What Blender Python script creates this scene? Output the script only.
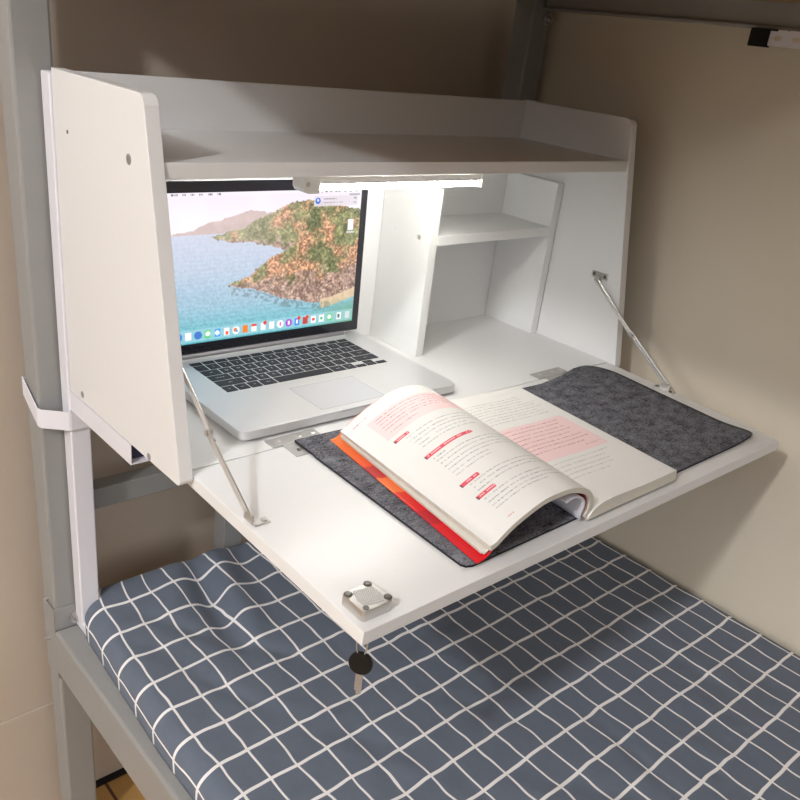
import bpy, bmesh, math, random
import numpy as np
from mathutils import Matrix, Vector, Euler

random.seed(7)
rng = np.random.default_rng(7)
scene = bpy.context.scene
COL = scene.collection
for o in list(bpy.data.objects):
    bpy.data.objects.remove(o)

# ------------------------------------------------------------------ camera
cam_d = bpy.data.cameras.new('camera')
cam = bpy.data.objects.new('camera', cam_d)
COL.objects.link(cam)
cam.location = (-0.4031, -0.7427, 0.4635)
cam.rotation_euler = (1.12449, -0.11408, -0.72288)
cam_d.sensor_width = 36
cam_d.lens = 840.8 / 800 * 36
cam_d.shift_x = -3.16 / 800
cam_d.shift_y = 34.78 / 800
cam_d.clip_start = 0.01
scene.camera = cam

# ------------------------------------------------------------------ light
world = bpy.data.worlds.new('world')
scene.world = world
world.use_nodes = True
world.node_tree.nodes['Background'].inputs[0].default_value = (1.0, 0.99, 0.985, 1)
# a lit room all round: brighter from the horizon up than from the floor
wn = world.node_tree
w_tc = wn.nodes.new('ShaderNodeTexCoord'); w_sx = wn.nodes.new('ShaderNodeSeparateXYZ')
w_mr = wn.nodes.new('ShaderNodeMapRange'); w_mr.interpolation_type = 'SMOOTHSTEP'
w_mr.inputs[1].default_value = -0.02; w_mr.inputs[2].default_value = 0.24
w_mr.inputs[3].default_value = 0.10; w_mr.inputs[4].default_value = 1.45
wn.links.new(w_tc.outputs['Generated'], w_sx.inputs[0]); wn.links.new(w_sx.outputs[2], w_mr.inputs[0])
wn.links.new(w_mr.outputs[0], wn.nodes['Background'].inputs[1])

lamp_d = bpy.data.lights.new('ceiling_lamp_light', 'POINT')
lamp_d.energy = 76
lamp_d.color = (0.965, 0.975, 1.0)
lamp_d.shadow_soft_size = 0.07
lamp = bpy.data.objects.new('ceiling_lamp_light', lamp_d)
lamp.location = (-1.65, -0.66, 1.40)
COL.objects.link(lamp)
LED_STRENGTH = 80.0

vs = scene.view_settings
vs.view_transform = 'Standard'
vs.look = 'None'
vs.gamma = 1
vs.use_curve_mapping = False
vs.exposure = 0.22

# ------------------------------------------------------------------ materials
def s2l(c):
    out = []
    for v in c:
        v = v / 255.0
        out.append(v / 12.92 if v <= 0.04045 else ((v + 0.055) / 1.055) ** 2.4)
    return tuple(out)

def mat(name, col, rough=0.5, metal=0.0, noise=0.0, nscale=60, bump=0.0, bscale=200, spec=0.5, coat=0.0):
    m = bpy.data.materials.new(name)
    m.use_nodes = True
    nt = m.node_tree
    b = nt.nodes['Principled BSDF']
    b.inputs['Base Color'].default_value = (*col, 1)
    b.inputs['Roughness'].default_value = rough
    b.inputs['Metallic'].default_value = metal
    b.inputs['Specular IOR Level'].default_value = spec
    b.inputs['Coat Weight'].default_value = coat
    tc = nt.nodes.new('ShaderNodeTexCoord')
    n = nt.nodes.new('ShaderNodeTexNoise')
    n.inputs['Scale'].default_value = nscale
    n.inputs['Detail'].default_value = 4
    nt.links.new(tc.outputs['Object'], n.inputs['Vector'])
    mx = nt.nodes.new('ShaderNodeMix')
    mx.data_type = 'RGBA'
    d = max(noise, 0.004)
    mx.inputs[6].default_value = (*[max(0, c * (1 - d)) for c in col], 1)
    mx.inputs[7].default_value = (*[min(1, c * (1 + d)) for c in col], 1)
    nt.links.new(n.outputs['Fac'], mx.inputs[0])
    nt.links.new(mx.outputs[2], b.inputs['Base Color'])
    if bump > 0:
        n2 = nt.nodes.new('ShaderNodeTexNoise')
        n2.inputs['Scale'].default_value = bscale
        n2.inputs['Detail'].default_value = 5
        nt.links.new(tc.outputs['Object'], n2.inputs['Vector'])
        bp = nt.nodes.new('ShaderNodeBump')
        bp.inputs['Strength'].default_value = bump
        bp.inputs['Distance'].default_value = 0.001
        nt.links.new(n2.outputs['Fac'], bp.inputs['Height'])
        nt.links.new(bp.outputs['Normal'], b.inputs['Normal'])
    return m

M_WHITE = mat('white_melamine', (0.775, 0.77, 0.765), 0.32, noise=0.01, nscale=90, bump=0.05, bscale=900)
M_EDGE = mat('edge_banding', (0.70, 0.68, 0.67), 0.4, noise=0.01)
M_ORG = mat('woodgrain_white', (0.80, 0.80, 0.79), 0.4, noise=0.02, nscale=40)
M_TUBE = mat('white_powder_coat', (0.76, 0.75, 0.80), 0.35)
M_TUBE_SHADE = mat('tube_shade', (0.03, 0.03, 0.07), 0.6)  # near-black, paints the shade in the hollow arm
M_BED = mat('grey_powder_coat', (0.30, 0.297, 0.288), 0.42, noise=0.04, nscale=25, bump=0.05, bscale=500)
M_BEDD = mat('grey_powder_coat_face', (0.26, 0.258, 0.25), 0.45, noise=0.04, nscale=25)
M_STEEL = mat('nickel_steel', (0.60, 0.58, 0.56), 0.30, 0.85, noise=0.04)
M_STEELD = mat('dark_steel', (0.16, 0.15, 0.14), 0.35, 0.7, noise=0.1)
M_ZINC = mat('zinc_plate', (0.46, 0.45, 0.44), 0.42, 0.55, noise=0.06, nscale=150)
M_ALU = mat('anodised_aluminium', (0.72, 0.72, 0.73), 0.42, 0.55, noise=0.01, bump=0.04, bscale=3000)
M_PAD = mat('trackpad_glass', (0.62, 0.63, 0.66), 0.35, 0.3)
M_HINGE = mat('laptop_hinge_plastic', (0.22, 0.21, 0.23), 0.4, 0.3)
M_KEY = mat('black_key_plastic', (0.020, 0.021, 0.028), 0.5, spec=0.3)
M_SCREW = mat('cam_screw_metal', (0.42, 0.42, 0.45), 0.4, 0.7)
M_LEGEND = mat('white_key_print', (0.8, 0.8, 0.8), 0.5)
M_BEZEL = mat('black_glass_bezel', (0.012, 0.012, 0.018), 0.12)
M_BLACK = mat('black_plastic', (0.008, 0.008, 0.009), 0.45, spec=0.25)
M_PAPER_E = mat('paper_block_edge', (0.66, 0.63, 0.55), 0.8, noise=0.12, nscale=700)
M_REDPAGE = mat('dark_red_page', (0.35, 0.05, 0.06), 0.6)
M_LAVPAGE = mat('pale_page', (0.60, 0.60, 0.66), 0.6)
M_LAMPBODY = mat('lamp_white_plastic', (0.80, 0.80, 0.78), 0.4)

def wall_mat(name, col, var=0.05):
    return mat(name, col, 0.85, noise=var, nscale=5, bump=0.25, bscale=260)
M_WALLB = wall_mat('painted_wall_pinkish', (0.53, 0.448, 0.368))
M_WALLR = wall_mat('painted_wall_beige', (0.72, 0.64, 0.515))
M_CEIL = wall_mat('painted_ceiling', (0.75, 0.74, 0.72))

def emis(name, col, strength):
    m = bpy.data.materials.new(name)
    m.use_nodes = True
    b = m.node_tree.nodes['Principled BSDF']
    b.inputs['Base Color'].default_value = (0.8, 0.8, 0.8, 1)
    b.inputs['Emission Color'].default_value = (*col, 1)
    b.inputs['Emission Strength'].default_value = strength
    return m
M_LED = emis('led_diffuser', (1.0, 0.99, 0.925), LED_STRENGTH)

def vcol_mat(name, rough=0.7, emit=0.0, bump=0.0):
    m = bpy.data.materials.new(name)
    m.use_nodes = True
    nt = m.node_tree
    b = nt.nodes['Principled BSDF']
    a = nt.nodes.new('ShaderNodeAttribute')
    a.attribute_name = 'paint'
    b.inputs['Roughness'].default_value = rough
    if emit > 0:
        b.inputs['Base Color'].default_value = (0.01, 0.01, 0.012, 1)
        nt.links.new(a.outputs['Color'], b.inputs['Emission Color'])
        b.inputs['Emission Strength'].default_value = emit
    else:
        nt.links.new(a.outputs['Color'], b.inputs['Base Color'])
    return m
M_SCREEN = vcol_mat('lit_laptop_screen', 0.15, emit=1.0)
M_PAGE = vcol_mat('printed_paper', 0.65)
M_COVER = vcol_mat('printed_cover', 0.3)

def felt_material():
    m = bpy.data.materials.new('grey_felt')
    m.use_nodes = True
    nt = m.node_tree
    b = nt.nodes['Principled BSDF']
    b.inputs['Roughness'].default_value = 0.95
    b.inputs['Specular IOR Level'].default_value = 0.1
    tc = nt.nodes.new('ShaderNodeTexCoord')
    mp = nt.nodes.new('ShaderNodeMapping')
    mp.inputs['Scale'].default_value = (1, 1.6, 1)
    nt.links.new(tc.outputs['Object'], mp.inputs[0])
    n1 = nt.nodes.new('ShaderNodeTexNoise'); n1.inputs['Scale'].default_value = 260
    n1.inputs['Detail'].default_value = 8; n1.inputs['Roughness'].default_value = 0.75
    n1.inputs['Distortion'].default_value = 1.2
    nt.links.new(mp.outputs[0], n1.inputs['Vector'])
    n2 = nt.nodes.new('ShaderNodeTexNoise'); n2.inputs['Scale'].default_value = 45
    n2.inputs['Detail'].default_value = 6
    nt.links.new(mp.outputs[0], n2.inputs['Vector'])
    ma = nt.nodes.new('ShaderNodeMath'); ma.operation = 'MULTIPLY_ADD'
    nt.links.new(n2.outputs['Fac'], ma.inputs[0]); ma.inputs[1].default_value = 0.35
    nt.links.new(n1.outputs['Fac'], ma.inputs[2])
    cr = nt.nodes.new('ShaderNodeValToRGB')
    cr.color_ramp.elements[0].position = 0.54; cr.color_ramp.elements[0].color = (0.022, 0.022, 0.028, 1)
    cr.color_ramp.elements[1].position = 0.80; cr.color_ramp.elements[1].color = (0.24, 0.24, 0.265, 1)
    nt.links.new(ma.outputs[0], cr.inputs[0])
    nt.links.new(cr.outputs[0], b.inputs['Base Color'])
    bp = nt.nodes.new('ShaderNodeBump'); bp.inputs['Strength'].default_value = 0.5; bp.inputs['Distance'].default_value = 0.001
    nt.links.new(n1.outputs['Fac'], bp.inputs['Height']); nt.links.new(bp.outputs[0], b.inputs['Normal'])
    return m
M_FELT = felt_material()
M_FELTE = mat('felt_cut_edge', (0.012, 0.012, 0.014), 0.95)

def sheet_material():
    m = bpy.data.materials.new('checked_cotton')
    m.use_nodes = True
    nt = m.node_tree
    b = nt.nodes['Principled BSDF']
    b.inputs['Roughness'].default_value = 0.85
    b.inputs['Specular IOR Level'].default_value = 0.15
    b.inputs['Sheen Weight'].default_value = 0.1
    uv = nt.nodes.new('ShaderNodeUVMap'); uv.uv_map = 'weave'
    nz = nt.nodes.new('ShaderNodeTexNoise'); nz.inputs['Scale'].default_value = 0.75; nz.inputs['Detail'].default_value = 1.5
    nt.links.new(uv.outputs[0], nz.inputs['Vector'])
    sub = nt.nodes.new('ShaderNodeVectorMath'); sub.operation = 'SUBTRACT'; sub.inputs[1].default_value = (0.5, 0.5, 0.5)
    nt.links.new(nz.outputs['Color'], sub.inputs[0])
    sc = nt.nodes.new('ShaderNodeVectorMath'); sc.operation = 'MULTIPLY'; sc.inputs[1].default_value = (0.34, 0.16, 0)
    nt.links.new(sub.outputs[0], sc.inputs[0])
    ad = nt.nodes.new('ShaderNodeVectorMath'); ad.operation = 'ADD'
    nt.links.new(uv.outputs[0], ad.inputs[0]); nt.links.new(sc.outputs[0], ad.inputs[1])
    sx = nt.nodes.new('ShaderNodeSeparateXYZ'); nt.links.new(ad.outputs[0], sx.inputs[0])
    def line(sock, half):
        fr = nt.nodes.new('ShaderNodeMath'); fr.operation = 'FRACT'; nt.links.new(sock, fr.inputs[0])
        s = nt.nodes.new('ShaderNodeMath'); s.operation = 'SUBTRACT'; nt.links.new(fr.outputs[0], s.inputs[0]); s.inputs[1].default_value = 0.5
        a = nt.nodes.new('ShaderNodeMath'); a.operation = 'ABSOLUTE'; nt.links.new(s.outputs[0], a.inputs[0])
        mr = nt.nodes.new('ShaderNodeMapRange'); mr.inputs[1].default_value = half; mr.inputs[2].default_value = half * 1.35
        mr.inputs[3].default_value = 1; mr.inputs[4].default_value = 0
        nt.links.new(a.outputs[0], mr.inputs[0])
        return mr.outputs[0]
    lx = line(sx.outputs[0], 0.034)
    ly = line(sx.outputs[1], 0.036)
    mxm = nt.nodes.new('ShaderNodeMath'); mxm.operation = 'MAXIMUM'
    nt.links.new(lx, mxm.inputs[0]); nt.links.new(ly, mxm.inputs[1])
    fn = nt.nodes.new('ShaderNodeTexNoise'); fn.inputs['Scale'].default_value = 2.2; fn.inputs['Detail'].default_value = 8
    fn.inputs['Roughness'].default_value = 0.7
    nt.links.new(uv.outputs[0], fn.inputs['Vector'])
    base = nt.nodes.new('ShaderNodeMix'); base.data_type = 'RGBA'
    base.inputs[6].default_value = (0.112, 0.134, 0.176, 1); base.inputs[7].default_value = (0.155, 0.182, 0.232, 1)
    nt.links.new(fn.outputs['Fac'], base.inputs[0])
    mx = nt.nodes.new('ShaderNodeMix'); mx.data_type = 'RGBA'
    nt.links.new(mxm.outputs[0], mx.inputs[0]); nt.links.new(base.outputs[2], mx.inputs[6])
    mx.inputs[7].default_value = (0.86, 0.84, 0.83, 1)
    nt.links.new(mx.outputs[2], b.inputs['Base Color'])
    return m
M_SHEET = sheet_material()

def wood_floor():
    m = bpy.data.materials.new('wood_plank_floor')
    m.use_nodes = True
    nt = m.node_tree
    b = nt.nodes['Principled BSDF']; b.inputs['Roughness'].default_value = 0.4
    tc = nt.nodes.new('ShaderNodeTexCoord')
    mp = nt.nodes.new('ShaderNodeMapping'); mp.inputs['Rotation'].default_value = (0, 0, 1.5708)
    nt.links.new(tc.outputs['Object'], mp.inputs[0])
    br = nt.nodes.new('ShaderNodeTexBrick')
    br.inputs['Color1'].default_value = (0.46, 0.26, 0.08, 1); br.inputs['Color2'].default_value = (0.58, 0.36, 0.13, 1)
    br.inputs['Mortar'].default_value = (0.10, 0.04, 0.02, 1)
    br.inputs['Scale'].default_value = 1; br.inputs['Brick Width'].default_value = 0.9
    br.inputs['Row Height'].default_value = 0.07; br.inputs['Mortar Size'].default_value = 0.003
    nt.links.new(mp.outputs[0], br.inputs['Vector'])
    nt.links.new(br.outputs['Color'], b.inputs['Base Color'])
    return m
M_FLOOR = wood_floor()
M_DECK = mat('plywood', (0.32, 0.20, 0.09), 0.6, noise=0.2, nscale=12)

# ------------------------------------------------------------------ helpers
WM = {}
def wm(o):
    return WM.get(o.name, Matrix.Identity(4)) if o else Matrix.Identity(4)

def empty(name, loc, label=None, cat=None, group=None):
    o = bpy.data.objects.new(name, None)
    o.empty_display_size = 0.05
    COL.objects.link(o)
    o.location = loc
    WM[o.name] = Matrix.Translation(loc)
    tag(o, label, cat, group)
    return o

def tag(o, label=None, cat=None, group=None, kind=None):
    if label: o['label'] = label
    if cat: o['category'] = cat
    if group: o['group'] = group
    if kind: o['kind'] = kind
    return o

def obj(name, bm, m, parent=None, smooth=False, loc=None, label=None):
    """bm is in world coordinates; linked under parent, origin kept local."""
    me = bpy.data.meshes.new(name)
    if isinstance(bm, bpy.types.Mesh):
        me = bm
    else:
        bmesh.ops.recalc_face_normals(bm, faces=bm.faces)
        bm.to_mesh(me); bm.free()
    o = bpy.data.objects.new(name, me)
    COL.objects.link(o)
    pm = wm(parent)
    if loc is None:
        c = Vector((0, 0, 0))
        if len(me.vertices):
            co = np.empty(len(me.vertices) * 3); me.vertices.foreach_get('co', co)
            co = co.reshape(-1, 3); c = Vector(((co.min(0) + co.max(0)) / 2).tolist())
        loc = c
    W = Matrix.Translation(loc)
    me.transform(W.inverted())
    o.parent = parent
    o.matrix_basis = pm.inverted() @ W
    WM[o.name] = W
    ms = m if isinstance(m, (list, tuple)) else [m]
    for k in ms: me.materials.append(k)
    if smooth:
        for p in me.polygons: p.use_smooth = True
    if label: o['label'] = label
    return o

def new(): return bmesh.new()

def add_box(bm, x0, x1, y0, y1, z0, z1, bev=0.0, seg=2, T=None):
    b = bmesh.new()
    vs_ = [b.verts.new(p) for p in [(x0,y0,z0),(x1,y0,z0),(x1,y1,z0),(x0,y1,z0),(x0,y0,z1),(x1,y0,z1),(x1,y1,z1),(x0,y1,z1)]]
    for f in [(3,2,1,0),(4,5,6,7),(0,1,5,4),(1,2,6,5),(2,3,7,6),(3,0,4,7)]:
        b.faces.new([vs_[i] for i in f])
    if bev > 0:
        bmesh.ops.bevel(b, geom=b.edges[:], offset=bev, segments=seg, affect='EDGES', profile=0.5)
    if T is not None: b.transform(T)
    me = bpy.data.meshes.new('t'); b.to_mesh(me); b.free(); bm.from_mesh(me); bpy.data.meshes.remove(me)
    return bm

def box(*a, **k): return add_box(new(), *a, **k)

def add_prism(bm, pts, h0, h1, axis='z', bev=0.0, T=None, seg=2):
    """extrude 2D outline pts between h0,h1 along axis. pts order: z:(x,y) x:(y,z) y:(x,z)"""
    b = bmesh.new()
    def P(p, h):
        return {'z': (p[0], p[1], h), 'x': (h, p[0], p[1]), 'y': (p[0], h, p[1])}[axis]
    lo = [b.verts.new(P(p, h0)) for p in pts]; hi = [b.verts.new(P(p, h1)) for p in pts]
    n = len(pts)
    b.faces.new(lo[::-1]); b.faces.new(hi)
    for i in range(n): b.faces.new((lo[i], lo[(i+1) % n], hi[(i+1) % n], hi[i]))
    bmesh.ops.recalc_face_normals(b, faces=b.faces)
    if bev > 0:
        ed = [e for e in b.edges if abs((e.verts[0].co - e.verts[1].co)[{'x':0,'y':1,'z':2}[axis]]) < 1e-9]
        bmesh.ops.bevel(b, geom=ed, offset=bev, segments=seg, affect='EDGES', profile=0.5)
    if T is not None: b.transform(T)
    me = bpy.data.meshes.new('t'); b.to_mesh(me); b.free(); bm.from_mesh(me); bpy.data.meshes.remove(me)
    return bm

def prism(*a, **k): return add_prism(new(), *a, **k)

def rrect(x0, x1, y0, y1, r, n=6, rs=None):
    rs = rs or [r] * 4
    pts = []
    for (cx, cy, a0, rr) in [(x0, y0, 180, rs[0]), (x1, y0, 270, rs[1]), (x1, y1, 0, rs[2]), (x0, y1, 90, rs[3])]:
        sx = 1 if cx == x0 else -1; sy = 1 if cy == y0 else -1
        for k in range(n + 1):
            a = math.radians(a0 + 90 * k / n)
            pts.append((cx + sx * rr + rr * math.cos(a), cy + sy * rr + rr * math.sin(a)))
    return pts

def add_cyl(bm, p0, p1, r, n=20, r2=None, T=None):
    p0 = Vector(p0); p1 = Vector(p1); d = p1 - p0
    q = d.to_track_quat('Z', 'Y').to_matrix().to_4x4()
    b = bmesh.new()
    bmesh.ops.create_cone(b, cap_ends=True, segments=n, radius1=r, radius2=r if r2 is None else r2, depth=d.length)
    b.transform(Matrix.Translation((p0 + p1) / 2) @ q)
    if T is not None: b.transform(T)
    me = bpy.data.meshes.new('t'); b.to_mesh(me); b.free(); bm.from_mesh(me); bpy.data.meshes.remove(me)
    return bm

def cyl(*a, **k): return add_cyl(new(), *a, **k)

def add_tube(bm, pts, r, n=8, closed=False):
    pts = [Vector(p) for p in pts]; rings = []
    m = len(pts)
    for i, p in enumerate(pts):
        a = pts[(i-1) % m] if (closed or i > 0) else p
        c = pts[(i+1) % m] if (closed or i < m-1) else p
        t = (c - a).normalized()
        up = Vector((0, 0, 1)) if abs(t.z) < 0.9 else Vector((1, 0, 0))
        u = t.cross(up).normalized(); v = t.cross(u)
        rings.append([bm.verts.new(p + u * r * math.cos(2*math.pi*k/n) + v * r * math.sin(2*math.pi*k/n)) for k in range(n)])
    for i in range(m if closed else m - 1):
        A, B = rings[i], rings[(i+1) % m]
        for k in range(n): bm.faces.new((A[k], A[(k+1) % n], B[(k+1) % n], B[k]))
    if not closed:
        bm.faces.new(rings[0][::-1]); bm.faces.new(rings[-1])
    return bm

def grid_mesh(name, P, colors=None, back=None):
    """P: (ny,nx,3) world points -> mesh (open sheet, or closed if back points given)"""
    ny, nx = P.shape[:2]
    idx = np.arange(ny * nx).reshape(ny, nx)
    f = np.stack([idx[:-1, :-1], idx[:-1, 1:], idx[1:, 1:], idx[1:, :-1]], -1).reshape(-1, 4)
    verts = P.reshape(-1, 3)
    faces = f
    if back is not None:
        n0 = ny * nx
        verts = np.vstack([verts, back.reshape(-1, 3)])
        fb = f[:, ::-1] + n0
        rim = np.concatenate([idx[0, :], idx[1:, -1], idx[-1, -2::-1], idx[-2:0:-1, 0]])
        rn = np.roll(rim, -1)
        fr = np.stack([rn, rim, rim + n0, rn + n0], -1)
        faces = np.vstack([f, fb, fr])
    me = bpy.data.meshes.new(name)
    me.vertices.add(len(verts)); me.vertices.foreach_set('co', verts.astype(np.float32).ravel())
    me.loops.add(faces.size); me.loops.foreach_set('vertex_index', faces.astype(np.int32).ravel())
    me.polygons.add(len(faces))
    me.polygons.foreach_set('loop_start', np.arange(0, faces.size, 4, dtype=np.int32))
    me.update(calc_edges=True); me.validate()
    if colors is not None:
        c = colors.reshape(-1, 3)
        if back is not None: c = np.vstack([c, np.tile(back_col, (len(verts) - len(c), 1))])
        a = me.color_attributes.new('paint', 'FLOAT_COLOR', 'POINT')
        buf = np.ones((len(verts), 4), np.float32); buf[:, :3] = c
        a.data.foreach_set('color', buf.ravel())
    return me
back_col = np.array([0.7, 0.68, 0.62])

def lin(a):
    a = np.clip(np.asarray(a, float) / 255.0, 0, 1)
    return np.where(a <= 0.04045, a / 12.92, ((a + 0.055) / 1.055) ** 2.4)

def vnoise(h, w, cell, seed=0, octs=4):
    r = np.random.default_rng(seed); out = np.zeros((h, w)); amp = 1; tot = 0
    for o in range(octs):
        c = max(cell / 2 ** o, 1.0)
        gh, gw = int(h / c) + 3, int(w / c) + 3
        g = r.random((gh, gw))
        y = np.arange(h) / c; x = np.arange(w) / c
        yi = y.astype(int); xi = x.astype(int); fy = (y - yi)[:, None]; fx = (x - xi)[None]
        fy = fy*fy*(3-2*fy); fx = fx*fx*(3-2*fx)
        a = g[yi][:, xi]; b = g[yi][:, xi+1]; cc = g[yi+1][:, xi]; d = g[yi+1][:, xi+1]
        out += amp * ((a*(1-fx)+b*fx)*(1-fy) + (cc*(1-fx)+d*fx)*fy); tot += amp; amp *= 0.55
    return out / tot

def screw(name, parent, c, n, r=0.0035, m=None, h=0.0016, ball=False):
    c = Vector(c); n = Vector(n).normalized()
    bm = new()
    add_cyl(bm, c - n*0.0002, c + n*h*0.5, r, 20)
    add_cyl(bm, c + n*h*0.5, c + n*h, r, 20, r2=r*0.65)
    q = n.to_track_quat('Z', 'Y').to_matrix().to_4x4()
    for a in (0, math.pi/2):
        T = Matrix.Translation(c + n*h) @ q @ Matrix.Rotation(a + 0.5, 4, 'Z')
        add_box(bm, -r*0.5, r*0.5, -r*0.09, r*0.09, -0.00002, 0.00008, T=T)
    return obj(name, bm, m or M_STEEL, parent)

# ------------------------------------------------------------------ the room
FZ = -0.88
def struct(name, bm, m):
    o = obj(name, bm, m); o['kind'] = 'structure'; return o
WBY = 0.41; WRX = 0.880
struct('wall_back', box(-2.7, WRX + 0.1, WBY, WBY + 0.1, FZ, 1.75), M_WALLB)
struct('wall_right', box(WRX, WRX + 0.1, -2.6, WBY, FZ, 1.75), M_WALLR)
struct('floor', box(-2.7, WRX + 0.1, -2.6, WBY + 0.1, FZ - 0.05, FZ), M_FLOOR)
struct('ceiling', box(-2.7, WRX + 0.1, -2.6, WBY + 0.1, 1.75, 1.8), M_CEIL)
struct('trim_1', box(-2.7, 0.03, WBY - 0.003, WBY, FZ, -0.642, bev=0.001), M_WALLB)
struct('shadow_gap_back', box(0.03, WRX, WBY - 0.012, WBY, FZ, FZ + 0.006), M_BLACK)  # black strip painted in for the shadow gap between wall and floor

# ------------------------------------------------------------------ bunk bed
bed = empty('bunk_bed', (0.4, -0.6, FZ), 'grey metal bunk bed frame standing in the corner against both walls', 'bed')
PW = 0.047
def post(x0, x1, y0, y1, z1=1.1):
    return obj('post', box(x0, x1, y0, y1, FZ, z1, bev=0.004), M_BED, bed)
post(-0.048, 0.0, 0.312, 0.356)
post(0.815, 0.863, 0.312, 0.356)
post(-0.048, 0.0, -1.70, -1.656)
post(0.815, 0.863, -1.70, -1.656)
def side_rail(x0, x1, z0, z1):
    bm = new()
    add_box(bm, x0, x1, -1.656, 0.312, z0, z1, bev=0.005, seg=3)
    return obj('side_rail', bm, M_BED, bed)
side_rail(-0.051, -0.008, -0.494, -0.412)
side_rail(0.823, 0.863, -0.494, -0.412)
side_rail(-0.048, -0.020, 0.515, 0.60)
r_up = side_rail(0.842, 0.866, 0.526, 0.60)
bm = new(); add_box(bm, 0.836, 0.842, -1.656, 0.312, 0.526, 0.530, bev=0.001)
obj('rail_lip', bm, M_BED, bed)
for z0, z1 in ((-0.226, -0.192), (-0.49, -0.425), (0.535, 0.60)):
    obj('crossbar', box(0.0, 0.815, 0.322, 0.352, z0, z1, bev=0.002), M_BEDD, bed)
obj('lower_deck', box(-0.008, 0.823, -1.65, 0.322, -0.424, -0.4120), M_DECK, bed)
obj('upper_deck', box(-0.020, 0.842, -1.65, 0.322, 0.560, 0.575), M_DECK, bed)
# post bracket collar round the left post and its bolt
bm = new()
add_box(bm, -0.0505, -0.049, 0.309, 0.352, -0.505, -0.372, bev=0.0005)
add_box(bm, -0.0505, 0.002, 0.3095, 0.3115, -0.412, -0.372, bev=0.0005)
obj('corner_bracket', bm, M_BED, bed)
def bolt(c, n, r=0.006):
    c = Vector(c); n = Vector(n).normalized(); bm = new()
    add_cyl(bm, c, c + n*0.003, r*1.35, 20)
    add_cyl(bm, c + n*0.003, c + n*(0.003 + r), r, 6)
    add_cyl(bm, c + n*(0.003 + r), c + n*(0.003 + r*1.6), r*0.55, 12)
    obj('bolt', bm, M_STEEL, bed)
bolt((-0.018, 0.3095, -0.396), (0.3, -1, 0.1), 0.0075)
bolt((-0.0480, 0.335, -0.365), (-1, 0, 0), 0.0025)
bolt((-0.0505, 0.335, -0.440), (-1, 0, 0), 0.003)
bolt((0.851, 0.3115, 0.512), (0, -1, 0), 0.007)

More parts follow.
